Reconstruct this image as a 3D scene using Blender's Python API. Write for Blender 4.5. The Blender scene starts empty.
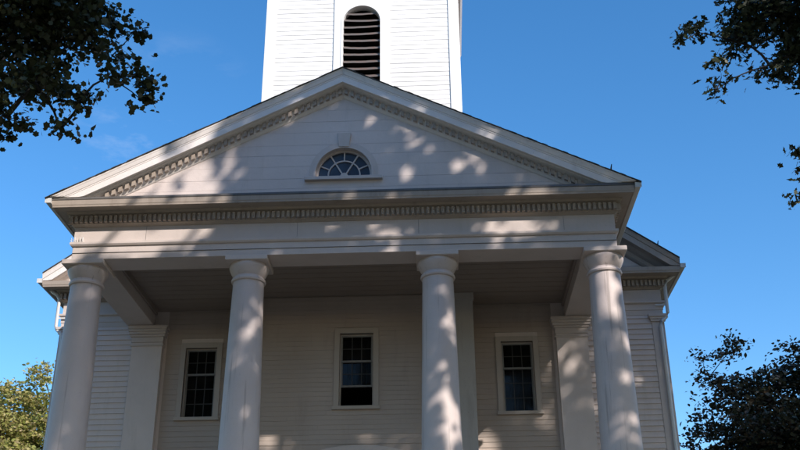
import bpy, math, random
import numpy as np
from mathutils import Vector, Matrix
R_ = math.radians
random.seed(7)
scene = bpy.context.scene
col = scene.collection

# ------------------------------------------------------------------ materials
def new_mat(name):
    m = bpy.data.materials.new(name); m.use_nodes = True
    nt = m.node_tree; nt.nodes.clear()
    out = nt.nodes.new('ShaderNodeOutputMaterial')
    b = nt.nodes.new('ShaderNodeBsdfPrincipled')
    nt.links.new(b.outputs[0], out.inputs[0])
    return m, nt, b, out
def noise(nt, scale, detail=5, rough=.6, stretch=(1,1,1), off=0):
    tc = nt.nodes.new('ShaderNodeTexCoord'); mp = nt.nodes.new('ShaderNodeMapping')
    mp.inputs['Scale'].default_value = stretch
    mp.inputs['Location'].default_value = (off, off*.7, off*.3)
    n = nt.nodes.new('ShaderNodeTexNoise'); n.inputs['Scale'].default_value = scale
    n.inputs['Detail'].default_value = detail; n.inputs['Roughness'].default_value = rough
    nt.links.new(tc.outputs['Object'], mp.inputs[0]); nt.links.new(mp.outputs[0], n.inputs[0])
    return n.outputs[0]
def ramp(nt, src, a, b, ca=(0,0,0,1), cb=(1,1,1,1)):
    r = nt.nodes.new('ShaderNodeValToRGB')
    r.color_ramp.elements[0].position = a; r.color_ramp.elements[0].color = ca
    r.color_ramp.elements[1].position = b; r.color_ramp.elements[1].color = cb
    nt.links.new(src, r.inputs[0]); return r.outputs[0]
def mix(nt, fac, a, b):
    m = nt.nodes.new('ShaderNodeMix'); m.data_type = 'RGBA'
    if isinstance(fac, float): m.inputs[0].default_value = fac
    else: nt.links.new(fac, m.inputs[0])
    for i, v in ((6, a), (7, b)):
        if isinstance(v, tuple): m.inputs[i].default_value = v
        else: nt.links.new(v, m.inputs[i])
    return m.outputs[2]
def c4(r, g, b): return (r, g, b, 1)
def bump(nt, b, src, strength, dist=.01):
    bn = nt.nodes.new('ShaderNodeBump'); bn.inputs['Strength'].default_value = strength
    bn.inputs['Distance'].default_value = dist
    nt.links.new(src, bn.inputs['Height']); nt.links.new(bn.outputs[0], b.inputs['Normal'])

def paint(name, base, grime=(.42,.38,.32), amount=.5, streak=True, rough=.55, cracks=False):
    m, nt, b, out = new_mat(name)
    big = noise(nt, .55, 6, .65)
    fac1 = ramp(nt, big, .40, .75)
    c = mix(nt, fac1, c4(*base), c4(*[x*.86 for x in base]))
    st = noise(nt, 3.2, 6, .7, (1,1,.16) if streak else (1,1,1), 3)
    f2 = ramp(nt, st, .60 - .10*amount, .84, c4(0,0,0), c4(amount,amount,amount))
    c = mix(nt, f2, c, c4(*grime))
    sp = noise(nt, 26, 3, .7, (1,1,1), 11)
    f3 = ramp(nt, sp, .66, .74, c4(0,0,0), c4(amount*.9,)*1 if False else c4(amount*.9,amount*.9,amount*.9))
    c = mix(nt, f3, c, c4(grime[0]*.6, grime[1]*.6, grime[2]*.6))
    if cracks:
        ck = noise(nt, 9, 4, .6, (1,1,.035), 5)
        c = mix(nt, ramp(nt, ck, .60, .68, c4(0,0,0), c4(.5,.5,.5)), c, c4(grime[0]*.7, grime[1]*.7, grime[2]*.7))
    nt.links.new(c, b.inputs['Base Color'])
    b.inputs['Roughness'].default_value = rough
    bump(nt, b, noise(nt, 14, 6, .7), .35, .008)
    return m
M = {}
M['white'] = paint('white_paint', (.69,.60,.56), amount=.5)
M['trim'] = paint('weathered_white_trim', (.60,.52,.48), amount=.55)
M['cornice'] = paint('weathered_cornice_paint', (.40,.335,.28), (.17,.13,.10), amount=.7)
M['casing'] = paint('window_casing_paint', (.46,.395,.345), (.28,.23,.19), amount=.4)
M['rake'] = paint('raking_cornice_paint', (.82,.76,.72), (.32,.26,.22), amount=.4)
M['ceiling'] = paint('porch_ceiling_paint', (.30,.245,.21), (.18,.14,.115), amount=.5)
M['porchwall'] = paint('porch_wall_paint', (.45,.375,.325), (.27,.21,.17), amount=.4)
M['column'] = paint('column_paint', (.57,.49,.465), (.34,.28,.25), amount=.5, cracks=True)
M['towerwhite'] = paint('fresh_white_paint', (.80,.79,.77), (.6,.55,.48), amount=.22)
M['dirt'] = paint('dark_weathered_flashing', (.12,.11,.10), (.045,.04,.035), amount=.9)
M['gutter'] = paint('painted_gutter_metal', (.66,.65,.63), (.3,.27,.22), amount=.5, rough=.4)
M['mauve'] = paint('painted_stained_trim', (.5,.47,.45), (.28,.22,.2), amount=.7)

def simple(name, colr, rough=.6, metallic=0, var=.25, scale=8):
    m, nt, b, out = new_mat(name)
    n = noise(nt, scale, 5, .7)
    c = mix(nt, ramp(nt, n, .35, .7), c4(*colr), c4(*[x*(1-var) for x in colr]))
    nt.links.new(c, b.inputs['Base Color']); b.inputs['Roughness'].default_value = rough
    b.inputs['Metallic'].default_value = metallic
    bump(nt, b, noise(nt, scale*3, 4, .7), .3, .01)
    return m
M['shingle'] = simple('asphalt_shingles', (.07,.065,.06), .9, 0, .5, 6)
M['louvre'] = paint('weathered_louvre_wood', (.13,.11,.10), (.20,.085,.045), amount=.9)
M['dark'] = simple('dark_interior', (.012,.006,.005), .95)
M['muntin'] = simple('dull_painted_muntin', (.05,.047,.045), .6)
M['sash'] = simple('painted_sash', (.24,.23,.22), .6)
M['curtain'] = simple('gauzy_grey_curtain', (.16,.145,.13), .9)
M['stone'] = simple('granite_step_stone', (.30,.29,.27), .8, 0, .3, 5)
M['floorboard'] = simple('grey_porch_floor', (.08,.08,.08), .6)
M['iron'] = simple('dark_iron', (.03,.03,.03), .5, .6)
M['door'] = simple('dark_green_door_paint', (.06,.07,.06), .5)
M['bark'] = simple('grey_brown_bark', (.04,.032,.026), .9, 0, .5, 4)
M['path'] = simple('concrete_path', (.30,.29,.27), .85, 0, .25, 2)
M['grass'] = simple('dry_autumn_lawn', (.10,.09,.045), .95, 0, .5, .8)

def glass(name, tint=(.02,.025,.035), tr=.35):
    m, nt, b, out = new_mat(name)
    b.inputs['Base Color'].default_value = c4(*tint); b.inputs['Roughness'].default_value = .06
    b.inputs['IOR'].default_value = 1.33
    t = nt.nodes.new('ShaderNodeBsdfTransparent'); t.inputs[0].default_value = (.7,.72,.72,1)
    mx = nt.nodes.new('ShaderNodeMixShader'); mx.inputs[0].default_value = tr
    nt.links.new(b.outputs[0], mx.inputs[1]); nt.links.new(t.outputs[0], mx.inputs[2])
    nt.links.new(mx.outputs[0], out.inputs[0])
    bump(nt, b, noise(nt, 2.5, 2, .5), .12, .02)
    return m
M['glass'] = glass('dark_window_glass', (.012,.012,.012), .5)
M['fanglass'] = glass('old_blue_grey_glass', (.05,.065,.095), .05)

def leafmat(name, cols, transl=.25, rough=.5):
    m, nt, b, out = new_mat(name)
    oi = nt.nodes.new('ShaderNodeNewGeometry')
    r = nt.nodes.new('ShaderNodeValToRGB')
    els = r.color_ramp.elements
    while len(els) < len(cols): els.new(.5)
    for i, cc in enumerate(cols):
        els[i].position = i/(len(cols)-1); els[i].color = c4(*cc)
    nt.links.new(oi.outputs['Random Per Island'], r.inputs[0])
    nt.links.new(r.outputs[0], b.inputs['Base Color'])
    b.inputs['Roughness'].default_value = rough
    tl = nt.nodes.new('ShaderNodeBsdfTranslucent'); nt.links.new(r.outputs[0], tl.inputs[0])
    mx = nt.nodes.new('ShaderNodeMixShader'); mx.inputs[0].default_value = transl
    nt.links.new(b.outputs[0], mx.inputs[1]); nt.links.new(tl.outputs[0], mx.inputs[2])
    nt.links.new(mx.outputs[0], out.inputs[0])
    return m
M['leaf_dark'] = leafmat('dark_maple_leaves', [(.020,.030,.010),(.034,.045,.014),(.05,.055,.016),(.03,.026,.010)], .18)
M['leaf_oak'] = leafmat('dark_oak_leaves', [(.018,.028,.012),(.028,.040,.014),(.035,.04,.016)], .15)
M['leaf_plum'] = leafmat('purple_brown_leaves', [(.014,.022,.010),(.022,.030,.012),(.030,.030,.016),(.065,.042,.022)], .15)
M['leaf_gold'] = leafmat('yellow_green_leaves', [(.22,.25,.05),(.34,.34,.09),(.46,.40,.14),(.36,.28,.14)], .35)

# ------------------------------------------------------------------ mesh helpers
class MB:
    def __init__(s): s.v = []; s.f = []
    def add(s, vs, fs):
        o = len(s.v); s.v += [tuple(v) for v in vs]; s.f += [tuple(i+o for i in f) for f in fs]
    def box(s, x0, x1, y0, y1, z0, z1):
        s.add([(x0,y0,z0),(x1,y0,z0),(x1,y1,z0),(x0,y1,z0),(x0,y0,z1),(x1,y0,z1),(x1,y1,z1),(x0,y1,z1)],
              [(0,3,2,1),(4,5,6,7),(0,1,5,4),(1,2,6,5),(2,3,7,6),(3,0,4,7)])
    def lathe(s, cx, cy, prof, n=48, caps=True):
        o = len(s.v); k = len(prof)
        for r, z in prof:
            for i in range(n):
                a = 2*math.pi*i/n; s.v.append((cx+r*math.cos(a), cy+r*math.sin(a), z))
        for j in range(k-1):
            for i in range(n):
                a = o+j*n+i; b = o+j*n+(i+1) % n
                s.f.append((a, b, b+n, a+n))
        if caps:
            s.f.append(tuple(o+i for i in reversed(range(n))))
            s.f.append(tuple(o+(k-1)*n+i for i in range(n)))
    def tube(s, pts, rad, n=8):
        pts = [Vector(p) for p in pts]
        if not hasattr(rad, '__len__'): rad = [rad]*len(pts)
        o = len(s.v); up = Vector((.31,.17,.93)).normalized()
        for i, p in enumerate(pts):
            d = (pts[min(i+1, len(pts)-1)] - pts[max(i-1, 0)]).normalized()
            a = d.cross(up)
            if a.length < .01: a = d.cross(Vector((1,0,0)))
            a.normalize(); b = d.cross(a)
            for k in range(n):
                t = 2*math.pi*k/n
                s.v.append(tuple(p + (a*math.cos(t) + b*math.sin(t))*rad[i]))
        for i in range(len(pts)-1):
            for k in range(n):
                q = o+i*n+k; r = o+i*n+(k+1) % n
                s.f.append((q, r, r+n, q+n))
        s.f.append(tuple(o+k for k in range(n))); s.f.append(tuple(o+(len(pts)-1)*n+k for k in reversed(range(n))))
    def loft(s, loops, closed=True):
        o = len(s.v); n = len(loops[0])
        for l in loops: s.v += [tuple(p) for p in l]
        for j in range(len(loops)-1):
            for i in range(n if closed else n-1):
                a = o+j*n+i; b = o+j*n+(i+1) % n
                s.f.append((a, b, b+n, a+n))
        s.f.append(tuple(o+i for i in reversed(range(n)))); s.f.append(tuple(o+(len(loops)-1)*n+i for i in range(n)))
    def prism_y(s, poly, y0, y1):   # poly in (x,z)
        n = len(poly)
        s.loft([[(x, y0, z) for x, z in poly], [(x, y1, z) for x, z in poly]])
    def build(s, name, mat, parent=None, smooth=False):
        me = bpy.data.meshes.new(name); me.from_pydata(s.v, [], s.f); me.update()
        import bmesh
        bm = bmesh.new(); bm.from_mesh(me); bmesh.ops.recalc_face_normals(bm, faces=bm.faces); bm.to_mesh(me); bm.free()
        if smooth:
            me.polygons.foreach_set('use_smooth', [True]*len(me.polygons))
            me.set_sharp_from_angle(angle=R_(35))
        me.materials.append(mat)
        o = bpy.data.objects.new(name, me); col.objects.link(o)
        if parent: o.parent = parent
        return o
def bevel(o, w=.006):
    md = o.modifiers.new('soft_edges', 'BEVEL'); md.width = w; md.segments = 1; md.limit_method = 'ANGLE'; md.angle_limit = R_(40)
    return o
def empty(name, label, cat, loc=(0,0,0), group=None):
    o = bpy.data.objects.new(name, None); col.objects.link(o); o.location = loc
    o['label'] = label; o['category'] = cat
    if group: o['group'] = group
    return o
def clap(mb, x0, x1, z0, z1, y, exp=.15, openings=(), proud=.024, axis='x', sgn=-1):
    """lapped boards; each row a wedge, thicker at its lower edge; openings = (x0,x1,z0,z1)"""
    z = z0
    while z < z1-1e-3:
        zt = min(z+exp, z1)
        spans = [(x0, x1)]
        for (a, b, c, d) in openings:
            if zt > c+.01 and z < d-.01:
                ns = []
                for s0, s1 in spans:
                    if b <= s0 or a >= s1: ns.append((s0, s1)); continue
                    if a > s0: ns.append((s0, a))
                    if b < s1: ns.append((b, s1))
                spans = ns
        for s0, s1 in spans:
            cuts = [s0]; p = s0 + random.uniform(.8, 4.5)
            while p < s1-.5: cuts.append(p); p += random.uniform(2.6, 4.6)
            cuts.append(s1)
            for a, b in zip(cuts, cuts[1:]):
                a2 = a + (.0015 if a > s0 else 0); b2 = b - (.0015 if b < s1 else 0)
                j0, j1 = random.uniform(-.004, .004), random.uniform(-.004, .004)
                pr = proud + random.uniform(-.003, .004)
                q = []
                for (t, j) in ((a2, j0), (b2, j1)):
                    q.append([(t, y+sgn*pr, z+j), (t, y+sgn*(pr-.004), z+j+.004), (t, y+sgn*.004, zt+.012), (t, y-sgn*.03, zt+.012), (t, y-sgn*.03, z+j)])
                if axis == 'y': q = [[(yy, xx, zz) for xx, yy, zz in l] for l in q]
                mb.loft(q)
        z = zt
def wall_with_holes(mb, x0, x1, z0, z1, y0, y1, holes):
    holes = sorted(holes); x = x0
    for a, b, c, d in holes:
        mb.box(x, a, y0, y1, z0, z1)
        if c > z0: mb.box(a, b, y0, y1, z0, c)
        mb.box(a, b, y0, y1, d, z1); x = b
    mb.box(x, x1, y0, y1, z0, z1)

# ------------------------------------------------------------------ the church
GZ = -1.6            # ground (eye level is z = 0)
FZ = .45             # porch floor
church = empty('church', 'white clapboard church with four-column portico, dentilled pediment and square louvred tower', 'church', (0, 4, GZ))
church_inv = Matrix.Translation((0, -4, -GZ))
_roots = []
def part(mb, name, mat, parent=None, smooth=False, bev=0, label=None):
    o = mb.build(name, mat, None, smooth)
    p = parent or church
    o.parent = p
    if p is church: o.matrix_parent_inverse = church_inv
    if bev: bevel(o, bev)
    if label: o['label'] = label
    return o

CX = [-5.75, -2.1, 2.1, 5.75]
WY, CWY = 4.2, 3.35                      # main wall, centre bay wall
AB, AT = 9.0, 9.77                       # architrave bottom, frieze top
BX0, BX1 = 5.33, 6.02                    # side beams
FY = -.42                                # face of the entablature

# columns
def column(x):
    m = MB(); prof = []
    for i in range(25):
        t = i/24; z = FZ+.32 + t*(8.47-FZ-.32)
        r = .475 - .135*(t**1.35)
        prof.append((r, z))
    m.lathe(x, 0, [(.53, FZ+.02), (.56, FZ+.10), (.56, FZ+.18), (.50, FZ+.22), (.50, FZ+.26), (.475, FZ+.32)], 48)
    m.box(x-.58, x+.58, -.58, .58, FZ-.02, FZ+.02)
    m2 = MB(); m2.lathe(x, 0, prof, 56)
    sh = part(m2, 'column', M['column'], smooth=True)
    part(m, 'base', M['column'], sh, smooth=True)
    c = MB()
    c.lathe(x, 0, [(.34, 8.471), (.375, 8.485), (.385, 8.52), (.372, 8.555), (.338, 8.568), (.338, 8.605), (.35, 8.62), (.385, 8.68), (.42, 8.75), (.44, 8.80), (.445, 8.83), (.43, 8.86), (.43, 8.885)], 56)
    part(c, 'capital', M['column'], sh, smooth=True)
    a = MB(); a.box(x-.465, x+.465, -.465, .465, 8.887, 8.998)
    part(a, 'abacus', M['trim'], sh, bev=.012)
    return sh
for x in CX: column(x)

# horizontal sweeps round the three open sides of a box (x half width hx, front y fy, back y yb)
def sweep_u(mb, prof, hx, fy, yb, sx=.72):
    """prof: list of (outward distance, z)."""
    loops = []
    for cx, cy, dx, dy in ((-hx, yb, -1, 0), (-hx, fy, -1, -1), (hx, fy, 1, -1), (hx, yb, 1, 0)):
        loops.append([(cx+dx*d*sx, cy+dy*d, z) for d, z in prof])
    mb.loft(loops)

# architrave with two faces, taenia, frieze : three beams as one U
m = MB()
m.box(-BX1, BX1, FY+.012, .28, AB, 9.15)
m.box(-BX1, BX1, FY, .28, 9.151, 9.30)
for s in (-1, 1):
    a, b = sorted((s*BX0, s*BX1)); m.box(a, b, .281, WY-.16, AB, 9.30)
part(m, 'architrave', M['trim'], bev=.006)
m = MB()
sweep_u(m, [(0, 9.301), (.035, 9.31), (.06, 9.345), (.06, 9.395), (.0, 9.40), (-.1, 9.40), (-.1, 9.301)], BX1, FY, WY-.05, 1)
part(m, 'taenia_moulding', M['trim'])
m = MB()
sweep_u(m, [(0, 9.402), (0, AT), (-.5, AT), (-.5, 9.402)], BX1-.0, FY, WY-.03, 1)
part(m, 'frieze', M['trim'])
# thin dark seams where the boards of the frieze meet, and grime on the ledge of the taenia
m = MB()
for x in (-4.4, -1.0, 1.7, 4.9): m.box(x, x+.006, FY-.002, FY+.01, 9.41, AT-.01)
m.box(-BX1, BX1, FY-.0025, FY+.01, 9.402, 9.414)
m.box(-BX1, BX1, FY-.0025, FY+.01, 9.148, 9.154)
part(m, 'board_seam', M['dirt'])

# cornice : bed mould, dentil course, soffit, corona
def cornice_profile(dz=0):
    return [(-.02, AT), (.02, 9.775), (.05, 9.80), (.095, 9.815), (.10, 9.82), (.10, 10.0), (.19, 10.03), (.22, 10.078), (.45, 10.085), (.46, 10.065), (.475, 10.065),
            (.48, 10.10), (.49, 10.12), (.50, 10.22), (-.02, 10.23)]
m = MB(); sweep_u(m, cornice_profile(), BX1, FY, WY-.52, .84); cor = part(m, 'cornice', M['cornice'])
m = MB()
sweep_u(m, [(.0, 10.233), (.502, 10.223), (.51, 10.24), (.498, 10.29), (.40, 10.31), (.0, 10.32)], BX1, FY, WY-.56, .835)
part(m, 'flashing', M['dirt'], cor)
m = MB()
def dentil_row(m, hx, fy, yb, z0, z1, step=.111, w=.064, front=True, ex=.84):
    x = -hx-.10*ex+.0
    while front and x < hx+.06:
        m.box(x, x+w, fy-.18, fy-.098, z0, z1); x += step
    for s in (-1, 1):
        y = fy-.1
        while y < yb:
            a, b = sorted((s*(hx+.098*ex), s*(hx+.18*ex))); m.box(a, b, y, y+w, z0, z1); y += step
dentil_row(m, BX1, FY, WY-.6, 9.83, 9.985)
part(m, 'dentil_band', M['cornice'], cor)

# pediment
SL = .49; AP = 13.47
def RT(x): return AP - SL*abs(x)
ped_y = FY-.17
tb = MB()
zb = 10.235; hw = (AP-.55-zb)/SL
fx, fz, fr = .035, 10.89, .635         # fan window springing
# tympanum: horizontal flush boards cut round the half-round window
z = zb; bi = 0
heights = [.30, .27, .31, .29, .26, .33, .28, .30, .31, .3, .3]
def hole_half(zz):
    if zz < 10.785: return 0
    if zz < fz: return fr
    d = zz-fz
    return math.sqrt(max(0, fr*fr-d*d)) if d < fr else 0
while z < AP-.56 and bi < 11:
    zt = min(z+heights[bi]-.003, AP-.56)
    yj = ped_y - random.uniform(0, .004)
    if z < 10.785 < zt: zt = 10.781
    n = max(1, int((zt-z)/.02)+1)
    zs = [z+(zt-z)*i/n for i in range(n+1)]
    loopsL, loopsR, full = [], [], []
    for a, b in zip(zs, zs[1:]):
        ha, hb = hole_half(a), hole_half(b)
        xa, xb = (AP-.55-a)/SL, (AP-.55-b)/SL
        if ha == 0 and hb == 0:
            tb.loft([[(-xa, yj, a), (xa, yj, a), (xa, yj+.05, a), (-xa, yj+.05, a)], [(-xb, yj, b), (xb, yj, b), (xb, yj+.05, b), (-xb, yj+.05, b)]])
        else:
            for sg in (-1, 1):
                pa = sorted((sg*xa, fx+sg*ha)); pb = sorted((sg*xb, fx+sg*hb))
                tb.loft([[(pa[0], yj, a), (pa[1], yj, a), (pa[1], yj+.05, a), (pa[0], yj+.05, a)], [(pb[0], yj, b), (pb[1], yj, b), (pb[1], yj+.05, b), (pb[0], yj+.05, b)]])
    z = zt+.004; bi += 1
tym = part(tb, 'pediment', M['white'])
m = MB()   # dark backing seen in the board joints
for i in range(30):
    a = zb+(AP-.57-zb)*i/30; b = zb+(AP-.57-zb)*(i+1)/30
    for sg in (-1, 1):
        ha, hb = (hole_half(a)+.01 if hole_half(a) else 0), (hole_half(b)+.01 if hole_half(b) else 0)
        h = max(ha, hb)
        xa, xb = (AP-.57-a)/SL, (AP-.57-b)/SL
        m.loft([[(sg*xa, ped_y+.055, a), (fx+sg*h if h else 0, ped_y+.055, a), (fx+sg*h if h else 0, ped_y+.09, a), (sg*xa, ped_y+.09, a)],
                [(sg*xb, ped_y+.055, b), (fx+sg*h if h else 0, ped_y+.055, b), (fx+sg*h if h else 0, ped_y+.09, b), (sg*xb, ped_y+.09, b)]])
part(m, 'backing_board', M['dirt'], tym)

# raking cornice: profile in (y, dz below roof line)
def rake(mb, prof, x0, x1, rt, zmin, sides=(-1, 1)):
    n = 60
    for sg in sides:
        mb.loft([[(sg*x, y, max(rt(x)+dz, zmin+.0005*dz)) for y, dz in prof] for x in [x0+(x1-x0)*i/n for i in range(n+1)]])
m = MB()
rake(m, [(-.99, 0), (-.985, -.03), (-.97, -.055), (-.955, -.10), (-.945, -.13), (-.93, -.145), (-.93, -.17), (-.92, -.175), (-.92, -.335), (-.90, -.345), (-.89, -.32), (-.83, -.32),
         (-.81, -.35), (-.74, -.37), (-.70, -.385), (-.67, -.39), (-.67, -.53), (-.645, -.55), (-.62, -.585), (-.60, -.60), (-.585, -.60), (-.585, -.02)], 0, 6.50, RT, 10.30)
rk = part(m, 'raking_cornice', M['rake'])
m = MB()
step = .145; x = .03
while x < 5.35:
    for sg in (-1, 1):
        a, b = x, x+.078
        m.loft([[(sg*t, y, RT(t)+dz) for y, dz in ((-.75, -.39), (-.75, -.525), (-.668, -.525), (-.668, -.39))] for t in (a, b)])
    x += step
part(m, 'dentil_band', M['cornice'], rk)
# roof of the portico: shingle courses with an uneven front edge
m = MB()
for sg in (-1, 1):
    x = 0; j = 0; loops = []
    while x < 6.52:
        j = random.uniform(-.010, .008); z0 = RT(x)+.004; t = random.uniform(.012, .024)
        for q in (0, .09):
            loops.append([(sg*(x+q), -1.015+j, z0-SL*q+t), (sg*(x+q), 4.6, z0-SL*q+t), (sg*(x+q), 4.6, z0-SL*q-.0), (sg*(x+q), -1.015+j, z0-SL*q-.0)])
        x += .11
    m.loft(loops)
part(m, 'portico_roof', M['shingle'])
# eaves gutters
def gutter(x, y0, y1, z, s):
    m = MB(); p = [(0, 0), (.11, 0), (.135, .05), (.14, .12), (.13, .12), (.12, .06), (.10, .012), (.012, .012), (.012, .12), (0, .12)]
    m.loft([[(x+s*a, y, z+b) for a, b in p] for y in (y0, y1)])
    m.box(min(x, x+s*.135), max(x, x+s*.135), y0-.003, y0+.003, z, z+.118)
    return part(m, 'gutter', M['gutter'])
for s in (-1, 1): gutter(s*6.445, -.97, 3.7, 10.15, s)
# small iron roof pegs
for (x, y, z) in ((5.96, -.93, RT(5.96)), (7.86, 3.75, 10.77)):
    m = MB(); m.tube([(x, y, z-.02), (x+.01, y, z+.10), (x+.03, y, z+.20)], [.022, .018, .010], 6); part(m, 'snow_guard_peg', M['iron'])
m = MB(); m.box(-6.08, -5.74, FY-.05, FY-.02, 9.3955, 9.40)
for i in range(9):
    x = -6.06+.035*i; m.tube([(x, FY-.03, 9.395), (x+random.uniform(-.03, .03), FY-.04, 9.50+random.uniform(-.02, .04))], .006, 5)
for i in range(7):
    y = -.36+.03*i; m.tube([(-6.05, y, 9.395), (-6.10+random.uniform(-.04, .03), y, 9.50+random.uniform(-.02, .04))], .006, 5)
part(m, 'bird_spike_strip', M['gutter'])

# fan window in the tympanum
def arc(cx, cz, r, a0, a1, n): return [(cx+r*math.cos(a0+(a1-a0)*i/n), cz+r*math.sin(a0+(a1-a0)*i/n)) for i in range(n+1)]
def arch_band(m, cx, cz, z_low, r0, r1, y0, y1, n=28):
    i_ = [(cx+r0, z_low)] + arc(cx, cz, r0, 0, math.pi, n) + [(cx-r0, z_low)]
    o_ = [(cx+r1, z_low)] + arc(cx, cz, r1, 0, math.pi, n) + [(cx-r1, z_low)]
    loops = [[(a[0], y0, a[1]), (b[0], y0, b[1]), (b[0], y1, b[1]), (a[0], y1, a[1])] for a, b in zip(i_, o_)]
    m.loft(loops)
m = MB(); arch_band(m, fx, fz, 10.785, fr+.0, fr+.055, ped_y-.06, ped_y+.16); arch_band(m, fx, fz, 10.785, fr+.056, fr+.15, ped_y-.035, ped_y+.0)
fan = part(m, 'fan_window', M['trim'])
m = MB(); m.loft([[(fx-.12, ped_y-.075, fz+fr+.02), (fx+.12, ped_y-.075, fz+fr+.02), (fx+.12, ped_y, fz+fr+.02), (fx-.12, ped_y, fz+fr+.02)],
                  [(fx-.155, ped_y-.085, fz+fr+.38), (fx+.155, ped_y-.085, fz+fr+.38), (fx+.155, ped_y, fz+fr+.38), (fx-.155, ped_y, fz+fr+.38)]])
part(m, 'keystone', M['trim'], fan, bev=.005)
m = MB(); m.box(fx-.88, fx+.88, ped_y-.10, ped_y+.15, 10.70, 10.783); part(m, 'sill', M['trim'], fan, bev=.006)
m = MB(); m.prism_y([(fx+fr, 10.785)]+arc(fx, fz, fr, 0, math.pi, 28)+[(fx-fr, 10.785)], ped_y+.12, ped_y+.128); part(m, 'pane', M['fanglass'], fan)
m = MB()
def bar2(m, x0, z0, x1, z1, w, y0, y1):
    d = math.hypot(x1-x0, z1-z0); nx, nz = -(z1-z0)/d*w/2, (x1-x0)/d*w/2
    m.prism_y([(x0+nx, z0+nz), (x1+nx, z1+nz), (x1-nx, z1-nz), (x0-nx, z0-nz)], y0, y1)
yb0, yb1 = ped_y+.085, ped_y+.118
for a in (58, 122): bar2(m, fx, 10.845, fx+fr*math.cos(R_(a)), fz+fr*math.sin(R_(a)), .032, yb0, yb1)
for a in (24, 90, 156): bar2(m, fx+.36*math.cos(R_(a)), fz+.36*math.sin(R_(a)), fx+fr*math.cos(R_(a)), fz+fr*math.sin(R_(a)), .028, yb0+.003, yb1)
arch_band(m, fx, fz, 10.845, .345, .375, yb0-.003, yb1)
arch_band(m, fx, fz, 10.785, fr-.05, fr, yb0-.005, yb1+.001)
m.box(fx-fr, fx+fr, yb0-.008, yb1+.002, 10.785, 10.85)
m.prism_y([(fx+.09, 10.85)]+arc(fx, 10.855, .09, 0, math.pi, 10)+[(fx-.09, 10.85)], yb0-.01, yb1)
part(m, 'muntin', M['trim'], fan)

# portico ceiling, floor, steps
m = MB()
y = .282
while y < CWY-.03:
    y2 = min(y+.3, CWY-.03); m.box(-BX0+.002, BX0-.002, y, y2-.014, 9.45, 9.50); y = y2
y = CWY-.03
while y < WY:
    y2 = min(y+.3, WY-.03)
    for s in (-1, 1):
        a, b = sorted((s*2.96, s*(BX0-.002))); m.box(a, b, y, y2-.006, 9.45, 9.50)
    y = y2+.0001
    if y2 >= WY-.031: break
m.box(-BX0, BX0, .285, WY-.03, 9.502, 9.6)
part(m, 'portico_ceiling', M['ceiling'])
m = MB()
for s in (-1, 1):
    a, b = sorted((s*(BX0-.002), s*(BX0-.06))); m.box(a, b, .285, WY-.2, 9.301, 9.449)
m.box(-BX0+.06, BX0-.06, .285, .34, 9.301, 9.449)
part(m, 'ceiling_moulding', M['ceiling'])
m = MB(); m.box(-6.5, 6.5, -.9, WY+.0, FZ-.18, FZ-.02); m.box(-6.4, 6.4, -.8, WY, GZ-.3, FZ-.181)
part(m, 'portico_floor', M['floorboard'])
m = MB()
ns = 11
for i in range(ns):
    zt = GZ+(FZ-.18-GZ)*(ns-i)/(ns+1)+.0
    m.box(-6.2, 6.2, -.9-.32*(i+1), -.9-.32*i-.002, GZ-.2, zt)
part(m, 'steps', M['stone'], bev=.01)

# windows -------------------------------------------------------------
def window(cx, y, w, z0, z1, rail, open_to=None, cas=.135, mat='casing'):
    x0, x1 = cx-w/2, cx+w/2
    m = MB(); c = cas
    m.box(x0-c, x0, y-.05, y+.06, z0, z1+c); m.box(x1, x1+c, y-.05, y+.06, z0, z1+c)
    m.box(x0, x1, y-.05, y+.06, z1, z1+c)
    m.box(x0-.001, x0+.03, y+.06, y+.2, z0, z1); m.box(x1-.03, x1+.001, y+.06, y+.2, z0, z1); m.box(x0+.03, x1-.03, y+.06, y+.2, z1-.03, z1)
    win = part(m, 'window', M[mat], bev=.004)
    m = MB(); m.box(x0-c-.03, x1+c+.03, y-.10, y+.2, z0-.085, z0-.001); part(m, 'sill', M[mat], win, bev=.005)
    def sash(zb, zt, yy, rows):
        s = MB(); f = .036
        s.box(x0+.03, x0+.03+f, yy, yy+.04, zb, zt); s.box(x1-.03-f, x1-.03, yy, yy+.04, zb, zt)
        s.box(x0+.03+f, x1-.03-f, yy, yy+.04, zb, zb+f+.01); s.box(x0+.03+f, x1-.03-f, yy, yy+.04, zt-f, zt)
        sh = part(s, 'sash', M['sash'], win)
        mu = MB(); xa, xb = x0+.03+f, x1-.03-f
        for i in (1, 2):
            xx = xa+(xb-xa)*i/3; mu.box(xx-.010, xx+.010, yy+.008, yy+.03, zb+f, zt-f)
        for i in range(1, rows):
            zz = zb+(zt-zb)*i/rows; mu.box(xa, xb, yy+.010, yy+.028, zz-.010, zz+.010)
        part(mu, 'muntin', M['muntin'], win)
        g = MB(); g.box(xa, xb, yy+.018, yy+.022, zb+f, zt-f); part(g, 'pane', M['glass'], win)
    sash(rail-.01, z1-.03, y+.07, 2)
    sash(open_to if open_to else z0, rail+.03, y+.125, 2 if open_to else 3)
    # gathered curtain
    cu = MB(); n = 60; top = []; bot = []
    ct = z1-.1 if open_to else rail-.03
    for i in range(n+1):
        xx = x0+.05+(w-.1)*i/n; yy = y+.25+.035*math.sin(i*.9)+.02*math.sin(i*2.3+1)
        top.append((xx, yy, ct)); bot.append((xx, yy+.01, (open_to or z0)+.05))
    back = [(a, b+.004, c) for a, b, c in reversed(top)]; backb = [(a, b+.004, c) for a, b, c in reversed(bot)]
    cu.loft([bot+backb, top+back]); part(cu, 'curtain', M['curtain'], win)
    return win
WIN_C = (.03, .84, 6.58, 8.44)
H_C = (WIN_C[0]-.42, WIN_C[0]+.42, 6.58, 8.44)
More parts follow.
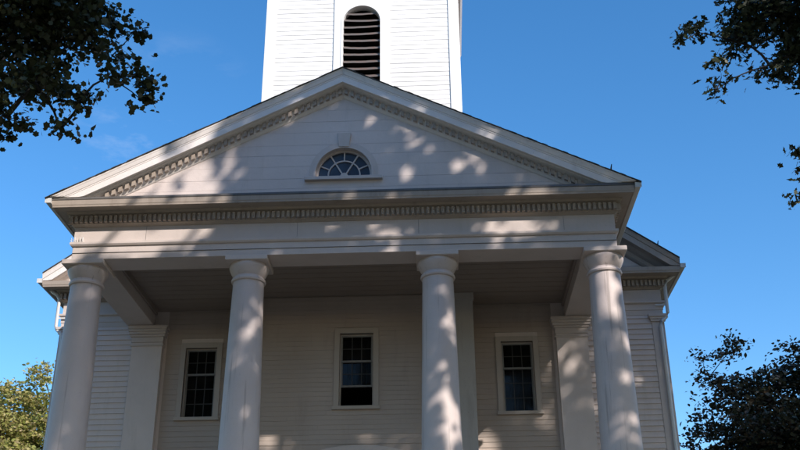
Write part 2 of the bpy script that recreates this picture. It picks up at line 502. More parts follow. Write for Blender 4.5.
window(.03, CWY, .84, 6.58, 8.44, 7.73, 7.10)
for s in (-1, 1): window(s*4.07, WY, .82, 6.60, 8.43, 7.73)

# centre bay wall (fine boards), with door
m = MB()
wall_with_holes(m, -2.93, 2.93, GZ, 9.9, CWY, CWY+.18, [H_C])
for s in (-1, 1):
    a, b = sorted((s*2.75, s*2.93)); m.box(a, b, CWY+.181, WY+.1, GZ, 9.9)
part(m, 'centre_bay_wall', M['porchwall'])
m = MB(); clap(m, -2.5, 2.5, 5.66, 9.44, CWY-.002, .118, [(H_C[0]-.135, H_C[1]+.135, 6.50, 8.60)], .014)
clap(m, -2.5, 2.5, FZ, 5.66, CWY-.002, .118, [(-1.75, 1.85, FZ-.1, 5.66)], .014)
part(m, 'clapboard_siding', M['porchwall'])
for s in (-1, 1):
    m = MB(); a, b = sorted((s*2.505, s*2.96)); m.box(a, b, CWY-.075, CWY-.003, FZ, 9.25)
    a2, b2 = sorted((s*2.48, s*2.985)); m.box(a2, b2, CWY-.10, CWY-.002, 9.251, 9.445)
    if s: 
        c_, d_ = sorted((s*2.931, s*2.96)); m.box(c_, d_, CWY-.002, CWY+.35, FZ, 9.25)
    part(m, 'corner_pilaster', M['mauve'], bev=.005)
# door with a flat elliptical fanlight
dx = .12
def ell(a, b, n, zc): return [(dx+a*math.cos(math.pi*i/n), zc+b*math.sin(math.pi*i/n)) for i in range(n+1)]
m = MB()
i_ = [(dx+1.34, FZ)]+ell(1.34, .40, 30, 5.05)+[(dx-1.34, FZ)]; o_ = [(dx+1.56, FZ)]+ell(1.56, .56, 30, 5.05)+[(dx-1.56, FZ)]
m.loft([[(a[0], CWY-.14, a[1]), (b[0], CWY-.14, b[1]), (b[0], CWY-.01, b[1]), (a[0], CWY-.01, a[1])] for a, b in zip(i_, o_)])
fr_ = part(m, 'door_surround', M['trim'], bev=.005)
m = MB(); m.prism_y([(dx+1.34, 4.2)]+ell(1.34, .40, 30, 5.05)+[(dx-1.34, 4.2)], CWY-.05, CWY-.03); part(m, 'fanlight', M['glass'], fr_)
m = MB(); m.box(dx-1.34, dx+1.34, CWY-.10, CWY-.012, 4.05, 4.2)
for k in range(1, 8): bar2(m, dx, 4.2, dx+1.3*math.cos(math.pi*k/8), 4.2+1.15*math.sin(math.pi*k/8), .03, CWY-.075, CWY-.052)
part(m, 'fanlight_muntin', M['trim'], fr_)
for s in (-1, 1):
    m = MB(); a, b = sorted((dx+s*.01, dx+s*1.33)); m.box(a, b, CWY-.07, CWY-.012, FZ, 4.05)
    for zz in (FZ+.2, FZ+1.35, FZ+2.5):
        p0, p1 = a+.18, b-.18; m.box(p0, p1, CWY-.085, CWY-.071, zz, zz+.95)
    d = part(m, 'door', M['door'], bev=.006)
    m = MB(); m.lathe(dx+s*.1, CWY-.11, [(.005, FZ+1.15), (.03, FZ+1.17), (.035, FZ+1.2), (.03, FZ+1.23), (.005, FZ+1.25)], 14); part(m, 'door_handle', M['iron'], d, smooth=True)
# elliptical hood mould showing above the door head
# side bay walls + main front
for s in (-1, 1):
    m = MB()
    hole = (s*4.07-.41, s*4.07+.41, 6.60, 8.43)
    a, b = sorted((s*2.931, s*7.84)); wall_with_holes(m, a, b, GZ, 9.84, WY, WY+.18, [hole])
    part(m, 'front_wall', M['white'])
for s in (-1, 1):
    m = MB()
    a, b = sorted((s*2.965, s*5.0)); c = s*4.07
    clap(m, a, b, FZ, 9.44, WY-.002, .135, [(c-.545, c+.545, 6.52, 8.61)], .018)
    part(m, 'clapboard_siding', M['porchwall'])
for s in (-1, 1):
    m = MB()
    a, b = sorted((s*5.88, s*7.56)); clap(m, a, b, GZ+.5, 9.06, WY-.002, .140, (), .032)
    part(m, 'clapboard_siding', M['white'])
# responds (square antae) behind the outer columns
for s in (-1, 1):
    m = MB(); a, b = sorted((s*5.07, s*5.87)); m.box(a, b, 4.0, WY-.002, FZ, 8.55)
    r = part(m, 'respond_pilaster', M['white'], bev=.006)
    m = MB()
    xa, xb = a, b
    for d, z0, z1 in ((.03, 8.45, 8.50), (.02, 8.551, 8.70), (.05, 8.701, 8.76), (.08, 8.761, 8.83), (.10, 8.831, 8.90), (.12, 8.901, 8.995)):
        m.box(xa-d, xb+d, 4.0-d, WY-.003, z0, z1)
    part(m, 'capital', M['trim'], r, bev=.01)

# main body behind: corner pilasters, entablature, gable
for s in (-1, 1):
    m = MB(); a, b = sorted((s*7.56, s*7.88)); m.box(a, b, WY-.05, WY+.0, GZ, 8.88)
    c, d = sorted((s*7.842, s*7.88)); m.box(c, d, WY+.001, WY+.45, GZ, 8.88)
    cp = part(m, 'corner_board', M['trim'], bev=.005)
    m = MB()
    for e, z0, z1 in ((.03, 8.881, 8.94), (.05, 8.941, 9.0), (.08, 9.001, 9.068)):
        m.box(a-e, b+e, WY-.05-e, WY-.003, z0, z1)
    part(m, 'capital', M['trim'], cp)
m = MB()
_ep = [(.02, 9.07), (.02, 9.20), (.035, 9.205), (.035, 9.36), (.09, 9.39), (.09, 9.44), (.02, 9.445), (.02, 9.765), (-.0, 9.765), (-.0, 9.07)]
for s in (-1, 1):
    m.loft([[(s*(cx_+ex*d), cy_+ey*d, z) for d, z in _ep] for cx_, cy_, ex, ey in ((6.03, WY, 0, -1), (7.86, WY, 1, -1), (7.86, 30, 1, 0))])
part(m, 'main_entablature', M['trim'])
m = MB(); sweep_u(m, cornice_profile(), 7.86, WY, 30, 1.0); mc = part(m, 'main_cornice', M['cornice'])
m = MB(); dentil_row(m, 7.86, WY, 12, 9.83, 9.985, ex=1); part(m, 'dentil_band', M['cornice'], mc)
MS, MA = .71, 16.34
def RM(x): return MA - MS*abs(x)
_mr = [(3.64, 0), (3.66, -.05), (3.68, -.13), (3.70, -.14), (3.70, -.32), (3.74, -.325), (3.74, -.30), (3.92, -.31), (4.0, -.38), (4.08, -.42), (4.08, -.54), (4.12, -.58), (4.195, -.60), (4.195, -.02)]
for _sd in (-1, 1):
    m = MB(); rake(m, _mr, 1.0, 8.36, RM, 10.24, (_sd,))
    part(m, 'main_raking_cornice', M['rake'] if _sd < 0 else M['cornice'])  # right slope takes the darker cornice paint: its shade is put into the colour
m = MB(); m.prism_y([(-8.2, 10.30), (8.2, 10.30), (8.2, RM(8.2)-.15), (0, RM(0)-.3), (-8.2, RM(8.2)-.15)], WY-.0, WY+.15)
part(m, 'main_gable', M['white'])
m = MB()
for z in np.arange(10.45, 15.5, .28): m.box(-(MA-.6-z)/MS, (MA-.6-z)/MS, WY-.006, WY-.001, z, z+.006)
part(m, 'board_seam', M['dirt'])
m = MB()
for s in (-1, 1):
    m.loft([[(0, y, MA+.01), (s*8.36, y, RM(8.36)+.01), (s*8.36, y, RM(8.36)+.04), (0, y, MA+.05)] for y in (3.62, 30.4)])
part(m, 'main_roof', M['shingle'])
m = MB()
for s in (-1, 1):
    a, b = sorted((s*7.70, s*7.841)); m.box(a, b, WY+.181, 30, GZ, 9.84)
m.box(-7.7, 7.7, 29.8, 30, GZ, 9.84)
part(m, 'side_wall', M['white'])
m = MB()
for s in (-1, 1): clap(m, WY+.46, 29.9, GZ+.5, 9.06, s*7.845, .172, (), .03, 'y', s)
part(m, 'side_siding', M['white'])
m = MB(); m.box(-7.6, 7.6, WY+.6, 29.7, 9.50, 9.6); m.box(-7.6, 7.6, 5.6, 5.7, FZ, 9.5); part(m, 'inner_partition', M['dark'])
for s in (-1, 1): gutter(s*8.365, 3.68, 29.8, 10.17, s)
# downspouts
for s in (-1, 1):
    m = MB(); x = lambda v: s*v
    pts = [(x(8.40), 4.05, 10.28), (x(8.36), 4.06, 10.18), (x(8.06), 4.1, 9.97), (x(8.0), 4.12, 9.86), (x(7.99), 4.12, 9.1), (x(7.95), 4.13, 9.0), (x(7.80), 4.10, 8.86), (x(7.77), 4.09, 8.76), (x(7.77), 4.09, GZ+.3)]
    m.tube(pts, .045, 10); ds = part(m, 'downspout', M['gutter'], smooth=True)
    m = MB(); a, b = sorted((x(7.7), x(8.0))); m.box(a, b, 4.115, 4.135, 9.30, 9.34)
    part(m, 'bracket', M['gutter'], ds)

# ------------------------------------------------------------------ tower
TY0, TY1, TX, TC = 4.45, 10.25, 2.915, -.02
TZ = 21.35
m = MB()
lz, lr = 18.83, .575                                  # louvre arch
lcx = -.02
for (x0, x1, z0, z1) in ((-TX+TC, lcx-lr, 9.9, TZ), (lcx+lr, TX+TC, 9.9, TZ), (lcx-lr, lcx+lr, 9.9, 15.2), (lcx-lr, lcx+lr, 19.5, TZ)):
    m.box(x0, x1, TY0+.02, TY0+.22, z0, z1)
m.box(-TX+TC, -TX+.2+TC, TY0+.221, TY1, 9.9, TZ); m.box(TX-.2+TC, TX+TC, TY0+.221, TY1, 9.9, TZ); m.box(-TX+.201+TC, TX-.201+TC, TY1-.2, TY1, 9.9, TZ)
m.box(-TX+.2+TC, TX-.2+TC, TY0+.23, TY1-.21, 14.9, 15.0); m.box(-TX+.2+TC, TX-.2+TC, TY0+.23, TY1-.21, 20.6, 20.7)
tower = part(m, 'tower', M['towerwhite'])
m = MB(); clap(m, -TX+.29+TC, lcx-.84, 15.0, TZ, TY0+.0, .162, (), .013); clap(m, lcx+.84, TX-.29+TC, 15.0, TZ, TY0+.0, .162, (), .013)
clap(m, lcx-.84, lcx+.84, 19.86, TZ, TY0, .162, (), .013)
clap(m, TY0+.3, TY1-.3, 12.0, TZ, TX+TC+.01, .186, (), .03, 'y', 1); clap(m, TY0+.3, TY1-.3, 12.0, TZ, -TX+TC-.01, .186, (), .03, 'y', -1)
part(m, 'clapboard_siding', M['towerwhite'], tower)
for s in (-1, 1):
    for yy, dd in ((TY0, -1), (TY1, 1)):
        m = MB(); a, b = sorted((s*(TX-.29)+TC, s*(TX+.02)+TC)); y0, y1 = sorted((yy+dd*.045, yy-dd*.0)); m.box(a, b, y0, y1, 14.0, TZ)
        a, b = sorted((s*(TX+.001)+TC, s*(TX+.03)+TC)); y0, y1 = sorted((yy, yy-dd*.29)); m.box(a, b, y0, y1, 14.0, TZ)
        part(m, 'corner_board', M['towerwhite'], tower, bev=.006)
# louvred opening
m = MB()
y0, y1 = TY0-.05, TY0+.018
N = 30; inner = [(lcx+lr, 15.2)]+arc(lcx, lz, lr, 0, math.pi, N)+[(lcx-lr, 15.2)]
outer = []
for (px, pz) in inner:
    if pz <= lz: outer.append((lcx+.84*(1 if px > lcx else -1), pz)); continue
    dx_, dz_ = px-lcx, pz-lz; k = min(.84/abs(dx_) if abs(dx_) > 1e-6 else 99, 1.03/dz_ if dz_ > 1e-6 else 99); outer.append((lcx+dx_*k, lz+dz_*k))
m.loft([[(a[0], y0, a[1]), (b[0], y0, b[1]), (b[0], y1, b[1]), (a[0], y1, a[1])] for a, b in zip(inner, outer)])
arch_band(m, lcx, lz, 15.2, lr-.015, lr+.05, TY0-.07, TY0+.2)
part(m, 'louvre_surround', M['towerwhite'], tower)
m = MB()
zz = 15.35; k = 0
while zz < lz+lr-.1:
    h = lr-.02 if zz < lz else math.sqrt(max(.01, (lr-.02)**2-(zz-lz)**2))
    n = 10; loops = []; tilt = random.uniform(-.015, .015); sag = random.uniform(.008, .035)
    for i in range(n+1):
        t = i/n*2-1; x = lcx+h*t; dz = tilt*t - sag*(1-t*t) + random.uniform(-.004, .004)
        loops.append([(x, TY0+.02, zz+dz), (x, TY0+.02, zz+dz+.048), (x, TY0+.20, zz+dz+.21), (x, TY0+.20, zz+dz+.165)])
    m.loft(loops); zz += .252; k += 1
part(m, 'louvre', M['louvre'], tower)
m = MB(); m.box(lcx-lr-.02, lcx+lr+.02, TY0+.42, TY0+.45, 15.1, 19.5); part(m, 'belfry_backing', M['dark'], tower)
# tower cornice with dentils, roof and lantern above the photograph's frame
def sweep_rect(mb, prof, x0, x1, y0, y1):
    L = []
    for cx, cy, dx, dy in ((x0, y0, -1, -1), (x1, y0, 1, -1), (x1, y1, 1, 1), (x0, y1, -1, 1), (x0, y0, -1, -1)):
        L.append([(cx+dx*d, cy+dy*d, z) for d, z in prof])
    mb.loft(L)
m = MB(); sweep_rect(m, [(.0, TZ-.1), (.06, TZ-.05), (.06, TZ+.05), (.14, TZ+.06), (.14, TZ+.02), (.19, TZ+.02), (.22, TZ+.2), (.26, TZ+.32), (0, TZ+.36)], -TX+TC, TX+TC, TY0, TY1)
part(m, 'tower_cornice', M['trim'], tower)
m = MB(); m.box(-2.6, 2.6, TY0+.35, TY1-.35, TZ+.3, TZ+1.6); part(m, 'parapet', M['towerwhite'], tower)
m = MB(); m.lathe(0, 7.35, [(2.0, TZ+1.6), (2.0, TZ+4.6), (2.2, TZ+4.7), (2.2, TZ+4.9), (1.7, TZ+5.2), (.9, TZ+6.3), (.1, TZ+8.5)], 8); part(m, 'lantern', M['towerwhite'], tower)

# ------------------------------------------------------------------ ground
def struct(mb, name, mat):
    o = mb.build(name, mat); o['kind'] = 'structure'; return o
m = MB(); n = 40
xs = [-900, -300, -120]+list(np.linspace(-60, 60, n))+[120, 300, 900]; ys = [-900, -300, -120]+list(np.linspace(-60, 80, n))+[150, 300, 900]
vs = [(x, y, GZ + (.06*math.sin(x*.21+y*.13)*math.sin(y*.17) if max(abs(x), abs(y)) < 60 and not (abs(x) < 11 and -24 < y < 34) else 0)) for y in ys for x in xs]
W_ = len(xs); m.add(vs, [(j*W_+i, j*W_+i+1, (j+1)*W_+i+1, (j+1)*W_+i) for j in range(len(ys)-1) for i in range(W_-1)])
struct(m, 'ground', M['grass'])
m = MB(); m.box(-1.6, 1.6, -40, -4.45, GZ-.05, GZ+.03); struct(m, 'path', M['path'])

# ------------------------------------------------------------------ trees
LEAF = {
 'maple': [(0,-.45),(.22,-.34),(.46,-.20),(.38,.04),(.44,.28),(.20,.30),(0,.52),(-.20,.30),(-.44,.28),(-.38,.04),(-.46,-.20),(-.22,-.34)],
 'oak':   [(0,-.55),(.10,-.3),(.24,-.22),(.14,-.02),(.30,.12),(.14,.28),(0,.55),(-.14,.28),(-.30,.12),(-.14,-.02),(-.24,-.22),(-.10,-.3)],
 'simple':[(0,-.5),(.26,-.1),(.22,.22),(0,.5),(-.22,.22),(-.26,-.1)],
}
def leaves_mesh(name, centers, size, shape, mat, parent, rng, droop=.35):
    """centers: Nx3 array; one small lobed, folded face per leaf"""
    P = np.array(LEAF[shape]); k = len(P); n = len(centers)
    th = rng.uniform(0, 2*np.pi, n); nz = rng.normal(0, 1, (n, 3)); nz[:, 2] = np.abs(nz[:, 2])*.8+.35
    nz /= np.linalg.norm(nz, axis=1)[:, None]
    a = np.cross(nz, np.stack([np.cos(th), np.sin(th), np.zeros(n)], 1)); a /= np.linalg.norm(a, axis=1)[:, None]
    b = np.cross(nz, a)
    s = size*rng.uniform(.5, 1.35, n)
    fold = rng.uniform(.05, .45, n)
    V = centers[:, None, :] + s[:, None, None]*(P[None, :, 0, None]*a[:, None, :] + P[None, :, 1, None]*b[:, None, :] + (np.abs(P[None, :, 0, None])*fold[:, None, None])*nz[:, None, :])
    V = V.reshape(-1, 3)
    me = bpy.data.meshes.new(name)
    me.vertices.add(len(V)); me.vertices.foreach_set('co', V.ravel())
    me.loops.add(n*k); me.loops.foreach_set('vertex_index', np.arange(n*k, dtype=np.int32))
    me.polygons.add(n); me.polygons.foreach_set('loop_start', np.arange(0, n*k, k, dtype=np.int32))
    me.update(calc_edges=True); me.validate()
    me.materials.append(mat)
    o = bpy.data.objects.new(name, me); col.objects.link(o); o.parent = parent
    return o
def tree(name, label, base, height_fork, lobes, leaf, size, mat, per_m3, seed, trunk_r=.3, cat='tree', clump=.42, lean=None, edge=.0, cap=260, limb=1.0, keep=None):
    """lobes: (x,y,z,rx,rz) masses of the crown in world space. trunk + limbs to each lobe + twigs to each leaf clump."""
    rng = np.random.default_rng(seed); rnd = random.Random(seed)
    root = empty(name, label, cat, base)
    inv = Matrix.Translation([-c for c in base])
    B = Vector(base); top = Vector(lean) if lean else B+Vector((rnd.uniform(-.4, .4), rnd.uniform(-.4, .4), height_fork))
    m = MB()
    mid = B.lerp(top, .5)+Vector((rnd.uniform(-.15, .15), rnd.uniform(-.15, .15), 0))
    m.tube([B+Vector((0, 0, -.2)), B+Vector((0, 0, .35)), mid, top], [trunk_r*1.5, trunk_r*1.08, trunk_r*.85, trunk_r*.65], 12)
    pts = []
    order = sorted(range(len(lobes)), key=lambda i: (Vector(lobes[i][:3])-top).length)
    par = {}; done = []
    for i in order:
        c = Vector(lobes[i][:3]); best, bd = None, (c-top).length*.85
        for j in done:
            d = (c-Vector(lobes[j][:3])).length
            if d < bd: best, bd = j, d
        par[i] = best; done.append(i)
    load = {i: 1 for i in order}
    for i in reversed(order):
        if par[i] is not None: load[par[i]] += load[i]
    for i, (x, y, z, rx, rz) in enumerate(lobes):
        c = Vector((x, y, z)); st0 = top if par[i] is None else Vector(lobes[par[i]][:3]); d = c-st0
        full = min(trunk_r*.6, (.018+.022*rx)*math.sqrt(load[i])) * limb
        perp = Vector((rnd.uniform(-1, 1), rnd.uniform(-1, 1), rnd.uniform(0, 1)))*d.length*.10
        lr_ = full
        m.tube([st0-Vector((0, 0, .3 if par[i] is None else 0)), st0+d*.3+perp*.8, st0+d*.65+perp, c], [full*1.5, full*1.25, full, full*.7], 7)
        vol = 4/3*math.pi*rx*rx*rz
        ncl = min(cap, max(4 if rx > .13 else 2, int(vol*per_m3[0])))
        for i in range(ncl):
            while True:
                u = rng.normal(0, 1, 3); u /= np.linalg.norm(u); rr = rng.uniform(.15, 1)**(1/2.2)
                rr *= 1+edge*math.sin(u[0]*5+seed)*math.cos(u[2]*4+seed*2)
                break
            cc = Vector((x+u[0]*rx*rr, y+u[1]*rx*rr, z+u[2]*rz*rr))
            st = c.lerp(cc, .25)
            if i % 2 == 0 or rx < .8: m.tube([st, st.lerp(cc, .55)+Vector((0, 0, .06*rx)), cc], [min(.02, .006+.006*rx), .006, .004], 4)
            nl = int(per_m3[1]*rng.uniform(.6, 1.4))
            r = clump*rng.uniform(.6, 1.25)
            q = rng.normal(0, 1, (nl, 3))*np.array([r*.5, r*.5, r*.34]) + np.array([cc.x, cc.y, cc.z])
            pts.append(q)
    o = m.build('trunk', M['bark'], root, True); o.matrix_parent_inverse = inv
    C_ = np.concatenate(pts)
    if keep: C_ = C_[np.array([keep(*q) for q in C_])]
    o = leaves_mesh('crown', C_, size, leaf, mat, root, rng); o.matrix_parent_inverse = inv
    return root

# near left tree: its boughs hang into the upper left of the picture
L1 = [(-5.3,-6.2,11.3,1.0,.75), (-4.15,-6.0,11.1,.62,.52), (-4.9,-5.8,10.3,.62,.42), (-4.75,-6.3,9.75,.52,.33), (-4.05,-6.0,9.42,.34,.24), (-5.3,-6.0,9.25,.5,.26), (-4.35,-5.9,9.05,.2,.14), (-3.6,-5.9,10.55,.28,.24),
      (-3.1,-5.9,10.22,.26,.22), (-2.85,-6.1,9.85,.17,.2), (-2.95,-5.9,9.55,.14,.12), (-3.55,-6.1,9.95,.22,.13), (-3.2,-6,11.02,.22,.07), (-4.5,-6.1,11.9,.7,.4),
      (-6.6,-6.0,10.6,1.1,1.0), (-7.6,-6.2,12.2,1.6,1.4), (-6.2,-6.6,12.9,1.3,.9), (-9.0,-6,11,1.8,1.5), (-9.2,-5,13.8,2.2,1.6), (-11,-7,11.8,2,1.6), (-9,-8,12.5,1.8,1.5), (-7.5,-4.5,13.8,1.6,1.2), (-10.5,-4.2,11,1.7,1.4)]
tree('maple_tree', 'dark leafy bough of a maple hanging into the upper left sky', (-9.2,-6,GZ), 8.5, L1, 'maple', .11, M['leaf_dark'], (62, 20), 3, .34, clump=.25, limb=.35)
# near right tree
L2 = [(8.3,-5,11.7,.8,.55), (8.9,-4.8,10.75,.6,.42), (7.35,-5,10.35,.22,.30), (7.2,-5,9.98,.14,.14), (7.0,-5.1,11.2,.30,.2), (6.7,-5.1,11.02,.16,.12), (7.75,-4.9,11.1,.42,.35), (8.25,-5,10.5,.3,.2), (8.45,-5,8.66,.12,.06), (8.5,-5,8.25,.1,.05), (8.3,-5,7.76,.15,.05),
      (9.6,-5,11.8,1.2,1.0), (9.3,-5,11.0,.6,.5), (11,-5,12.8,2.0,1.6), (12.4,-3.2,11,1.5,1.4), (11.2,-6.5,10.6,1.7,1.4), (12.6,-4.4,12.4,2.0,1.8), (13,-6,10.4,1.9,1.4), (11,-4.5,9,1.2,.9)]
_k = .746
L2 = [(2.13+(x-2.13)*_k, -20.75+(y+20.75)*_k, z*_k, a*_k, b*_k) for x, y, z, a, b in L2]
tree('oak_tree', 'dark oak foliage reaching in from the upper right corner', (10.6,-9,GZ), 5.5, L2, 'oak', .105, M['leaf_oak'], (200, 15), 5, .25, clump=.165, limb=.28)
# small tree low on the right, behind the church corner
L3 = [(11.75,12,10.6,.62,.42), (13.8,12,10.45,.62,.45), (10.85,12,10.35,.40,.22), (10.9,12.2,9.65,.5,.35), (12.8,12,9.3,1.2,.7), (11.7,12.3,9.1,1.1,.6), (10.6,12,8.0,.75,.45), (10.2,11.9,7.4,.5,.4), (12.4,11.6,7.9,1.5,.9), (14.4,12,9.5,1.3,.9), (14.2,12,7.8,1.6,1.0), (11.2,12.4,6.8,1.3,.8), (13,12,6.2,1.8,1.0), (15.8,12.5,8.6,1.5,1.3), (13,13.5,8,1.6,1.3), (15,11,6.5,1.5,1.1)]
tree('plum_tree', 'dark purple-leaved tree with ragged crown low at the right', (13.4,12,GZ), 5.5, L3, 'simple', .15, M['leaf_plum'], (19, 24), 11, .2, clump=.36, limb=.4)
# sunlit tree low on the left
L4 = [(-19.0,30,15.9,.75,.75), (-20.3,30.5,14.6,1.3,1.0), (-18.2,30,14.2,1.0,.9), (-20.6,30,12.8,1.9,1.2), (-18.1,30,12.6,1.5,1.2), (-22.6,30.5,13.4,1.8,1.5), (-19.5,29,10.8,2.3,1.2), (-23,31,10.8,2.2,1.5), (-17,31,10.8,1.6,1.2), (-20,31.5,9,2.4,1.4)]
tree('ash_tree', 'sunlit yellow-green tree low at the left edge beyond the church', (-20.5,30.5,GZ), 8.0, L4, 'simple', .22, M['leaf_gold'], (9, 28), 17, .3, clump=.55, limb=.6)

# tall churchyard trees behind and to the right of the viewpoint; out of view, crowns shaped to shade the church front
def sunpt(s, h, d): return (s+.64*d, -.768*d, h+.637*d)
from mathutils import noise as mn
# gaps cut in the canopy to place sun patches on the front: (s, h, radius s, radius h, strength)
SUN_GAPS = [(1.95,7.4,.30,.9,.55), (2.05,5.2,.35,1.0,.6), (5.45,7.5,.32,.9,.75), (5.7,5.6,.2,.9,.35), (3.1,9.15,.7,.25,.8), (.6,9.1,.8,.3,.4), (1.6,8.75,.3,.15,.3), (-1.9,8.3,.2,.35,.55),
        (1.0,8.45,.4,.2,1.0), (6.5,9.0,.5,.6,1.3), (8.3,10.6,.5,.6,.2), (2.3,10.5,.6,.2,.28), (.8,10.4,.4,.3,.4), (11.3,10,.5,.8,.12), (-1.9,11.9,.3,.25,.4), (-5.7,5.0,.3,.5,.35), (5.2,8.6,.5,.25,.4)]
def canopy_keep(x, y, z):  # drops leaves where sun patches should land on the church
    s_, h_ = x+.8333*y, z+.83*y
    n = .8*mn.noise(Vector((s_*2.5, h_*2.5, 3.1))) + .6*mn.noise(Vector((s_*5.6, h_*5.6, 9.7)))
    t = .50 if s_ > -2.5 or h_ > 7.4 else .8
    for a, b, ra, rb, k in SUN_GAPS:
        q = ((s_-a)/ra)**2+((h_-b)/rb)**2
        if q < 2.2: t -= k*math.exp(-q)*1.6
    if s_ < -2.2 and h_ > 8.0: t -= min(.85, (h_-8.0)*.9)*min(1, (-2.2-s_)/1.6)
    if s_ < -4.8 and h_ > 8.8: t -= .8
    return n < t
def hmax(s_):
    P = [(-9,7.6),(-7.5,9.2),(-6,10.6),(-4.2,11.5),(-3.0,12.8),(-.5,13.6),(2,15.2),(6,16.6),(9,17),(13,17),(16,15)]
    for (a, ha), (b, hb) in zip(P, P[1:]):
        if a <= s_ <= b: return ha+(hb-ha)*(s_-a)/(b-a)
    return 0
def shade_tree(label, smin, smax, d0, trunk, fork, seed, per=(2.3, 22), size=.26, mat='leaf_dark', clump=.55, lean=None, shape='maple', hmin=1.6, top=None):
    rr = random.Random(seed); L = []
    s_ = smin+.8
    while s_ < smax:
        h = hmin+rr.uniform(0, .8)
        while h < (top or hmax(s_))-1.1:
            x, y, z = sunpt(s_+rr.uniform(-.5, .5), h+rr.uniform(-.3, .3), d0+rr.uniform(-1.6, 1.6)); L.append((x, y, z, rr.uniform(1.35, 1.9), rr.uniform(1.1, 1.45))); h += 1.9
        s_ += 2.1
    return tree('maple_tree' if shape == 'maple' else 'oak_tree', label, trunk, fork, L, shape, size, M[mat], per, seed, .5, clump=clump, lean=lean, keep=canopy_keep)
shade_tree('tall maple standing on the lawn behind the viewpoint, shading the portico', -2.2, 14, 18.5, (17.5,-14.5,GZ), 13, 23)
shade_tree('broad maple nearest the path, shading the lower left of the portico', -9.5, -1.2, 21, (13,-20.5,GZ), 11, 29, lean=(10.5,-17.5,11.5))
shade_tree('unseen oak added behind the viewpoint, its high crown shading the upper left bough', -15, -8.8, 22, (0,-25,GZ), 12, 31, mat='leaf_oak', lean=(.6,-21,12.5), shape='oak', top=8.2, hmin=2.4)  # added out of view so the upper left bough falls in shade
def blob_tree(label, blobs, trunk, fork, seed):
    L = []
    for (s_, h, d, r, rz) in blobs:
        x, y, z = sunpt(s_, h, d); L.append((x, y, z, r, rz))
    return tree('oak_tree', label, trunk, fork, L, 'oak', .3, M['leaf_oak'], (1.7, 22), seed, .5, clump=.62)
blob_tree('dense unseen oak added to the right of the portico to darken the right wing',  # added out of view to cut sky light on the right wing
   [(16.5,8,1,2.6,2.4), (19,9,2,2.6,2.4), (17.5,12.5,1.5,2.4,2.2), (20,13,0,2.4,2.2), (18.5,16,1,2.2,1.8), (15.8,10.5,3,1.8,1.8), (15.6,5,2,2.0,1.8), (19,5,0,2.4,2.0)],
   (19,-2,GZ), 5, 41)
blob_tree('broad unseen oak added in front of the right wing to block its sky light',  # another unseen crown added as a sky blocker for the right wing
   [(11.5,7,10,2.4,2.2), (11.8,10.5,10,2.3,2.2), (12.5,14,9,2.4,2.2), (14.5,8,10,2.6,2.4), (15.5,12,10,2.6,2.4), (15.5,16,9,2.4,2.0), (18,10,11,2.6,2.4), (18.5,14,10,2.4,2.2), (12.8,4.5,9,2.2,1.8), (16,5,9,2.4,2.0)],
   (21,-9,GZ), 6, 43)
blob_tree('oak at the side of the churchyard, shading the plum tree',
   [(22.5,15,14,3.0,2.4), (25,18,13,2.8,2.2), (20.5,19,14,2.6,2.0), (24,20.5,14,2.6,1.8), (18.5,16,14,2.2,1.8)],
   (30,-8,GZ), 14, 37)

# row of big unseen trees behind the viewpoint, added to block low sky light
_far = [(-26,-30,'added sky-blocking maple tree at the far left end of the row behind the viewpoint'), (-14,-38,'second added sky-blocking maple from the left in the row behind the viewpoint'), (-1,-42,'middle added sky-blocking maple in the row behind the viewpoint'), (14,-42,'added sky-blocking maple right of the middle in the row behind the viewpoint'), (29,-36,'added sky-blocking maple at the far right end of the row behind the viewpoint')]
src = None
for i, (x, y, lab) in enumerate(_far):
    if src is None:
        L = [(x+a*4.2*math.cos(t), y+a*4.2*math.sin(t), z, 3.4, 2.6) for (a, t, z) in ((1,0,11),(1,1.6,12),(1,3.1,10.5),(1,4.7,12),(.8,.8,16),(.8,2.9,17),(.8,5,16.5),(0,0,20.5),(0,0,13),(.5,2,23))]
        src = tree('maple_tree', lab, (x, y, GZ), 9, L, 'simple', .42, M['leaf_dark'], (.9, 16), 71, .5, clump=.8); src['group'] = 'row of unseen trees added to block low sky'
    else:
        r_ = src.copy(); col.objects.link(r_); r_.location = (x, y, GZ); r_.rotation_euler.z = i*1.3; r_.scale = (1+.06*i,)*3 if i % 2 else (.95,)*3; r_['label'] = lab
        for ch in src.children:
            c_ = ch.copy(); col.objects.link(c_); c_.parent = r_; c_.matrix_parent_inverse = ch.matrix_parent_inverse.copy()

# ------------------------------------------------------------------ light, sky, camera
az = math.atan2(1.0, 1.2); el = math.atan(.828/1.3)
sd = Vector((math.sin(az)*math.cos(el), -math.cos(az)*math.cos(el), math.sin(el)))   # towards the sun
sun = bpy.data.lights.new('sun', 'SUN'); sun.energy = 5.0; sun.angle = R_(.53); sun.color = (1, .91, .83)
so = bpy.data.objects.new('sun', sun); col.objects.link(so); so.rotation_euler = sd.to_track_quat('Z', 'Y').to_euler(); so.location = (20, -30, 30)
CLOUD_DIR = Vector((-.275, .86, .50)).normalized()   # a thin cloud low over the left of the roof
w = bpy.data.worlds.new('World'); scene.world = w; w.use_nodes = True; nt = w.node_tree; nt.nodes.clear()
sky = nt.nodes.new('ShaderNodeTexSky'); sky.sky_type = 'NISHITA'; sky.sun_disc = False; sky.sun_elevation = el
sky.sun_rotation = math.atan2(sd.x, sd.y); sky.air_density = 1.0; sky.dust_density = .4; sky.ozone_density = 2.2
bg = nt.nodes.new('ShaderNodeBackground'); bg.inputs[1].default_value = .13
tc = nt.nodes.new('ShaderNodeTexCoord'); mp = nt.nodes.new('ShaderNodeMapping'); mp.inputs['Scale'].default_value = (2.0, 2.0, 5.5); mp.inputs['Location'].default_value = (.4, .1, .9); mp.inputs['Rotation'].default_value = (0, R_(24), 0)
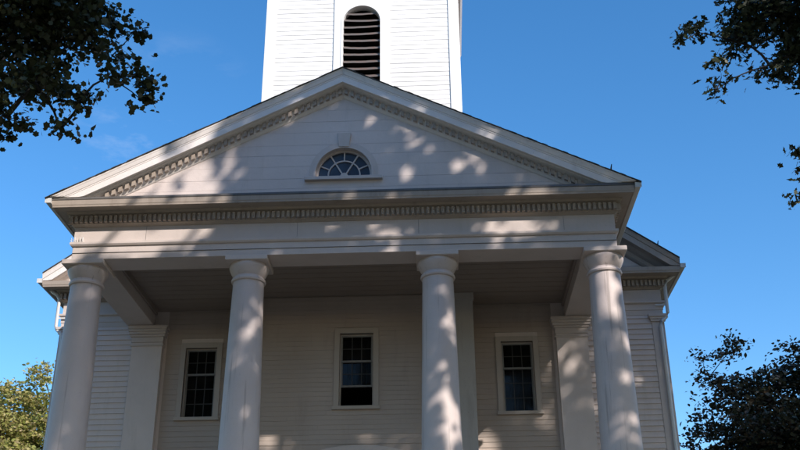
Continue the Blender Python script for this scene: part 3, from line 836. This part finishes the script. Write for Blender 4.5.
nn = nt.nodes.new('ShaderNodeTexNoise'); nn.inputs['Scale'].default_value = 3.2; nn.inputs['Detail'].default_value = 8; nn.inputs['Roughness'].default_value = .62
nt.links.new(tc.outputs['Generated'], mp.inputs[0]); nt.links.new(mp.outputs[0], nn.inputs[0])
rp = nt.nodes.new('ShaderNodeValToRGB'); rp.color_ramp.elements[0].position = .54; rp.color_ramp.elements[0].color = (0,0,0,1); rp.color_ramp.elements[1].position = .75; rp.color_ramp.elements[1].color = (.30,.30,.30,1)
nt.links.new(nn.outputs[0], rp.inputs[0])
vd = nt.nodes.new('ShaderNodeVectorMath'); vd.operation = 'DISTANCE'; nt.links.new(tc.outputs['Generated'], vd.inputs[0]); vd.inputs[1].default_value = CLOUD_DIR
r3 = nt.nodes.new('ShaderNodeValToRGB'); r3.color_ramp.elements[0].position = .02; r3.color_ramp.elements[0].color = (1,1,1,1); r3.color_ramp.elements[1].position = .12; r3.color_ramp.elements[1].color = (0,0,0,1)
nt.links.new(vd.outputs['Value'], r3.inputs[0])
mm = nt.nodes.new('ShaderNodeMath'); mm.operation = 'MULTIPLY'; nt.links.new(rp.outputs[0], mm.inputs[0]); nt.links.new(r3.outputs[0], mm.inputs[1])
mx = nt.nodes.new('ShaderNodeMix'); mx.data_type = 'RGBA'; nt.links.new(mm.outputs[0], mx.inputs[0]); hs = nt.nodes.new('ShaderNodeHueSaturation'); hs.inputs['Saturation'].default_value = 1.31; hs.inputs['Value'].default_value = 1.54; nt.links.new(sky.outputs[0], hs.inputs['Color']); nt.links.new(hs.outputs[0], mx.inputs[6]); mx.inputs[7].default_value = (7.5, 7.8, 8.2, 1)
nt.links.new(mx.outputs[2], bg.inputs[0])
out = nt.nodes.new('ShaderNodeOutputWorld'); nt.links.new(bg.outputs[0], out.inputs[0])

cam = bpy.data.cameras.new('camera'); co = bpy.data.objects.new('camera', cam); col.objects.link(co); scene.camera = co
cam.sensor_width = 36; cam.lens = 1014.595/800*36; cam.clip_end = 3000; cam.clip_start = .1
p, yw, ro = .44241438910990455, .04114876468874164, -.007974257887103278
cp, sp = math.cos(p), math.sin(p)
Zr = Matrix.Rotation(yw, 3, 'Z')
f = Zr @ Vector((0, cp, sp)); u = Zr @ Vector((0, -sp, cp)); r = Zr @ Vector((1, 0, 0))
r2 = math.cos(ro)*r + math.sin(ro)*u; u2 = -math.sin(ro)*r + math.cos(ro)*u
co.matrix_world = Matrix(((r2.x, u2.x, -f.x, 2.129), (r2.y, u2.y, -f.y, -20.752), (r2.z, u2.z, -f.z, 0), (0, 0, 0, 1)))
vs_ = scene.view_settings; vs_.view_transform = 'Standard'; vs_.look = 'None'; vs_.exposure = .25; vs_.gamma = 1; vs_.use_curve_mapping = False
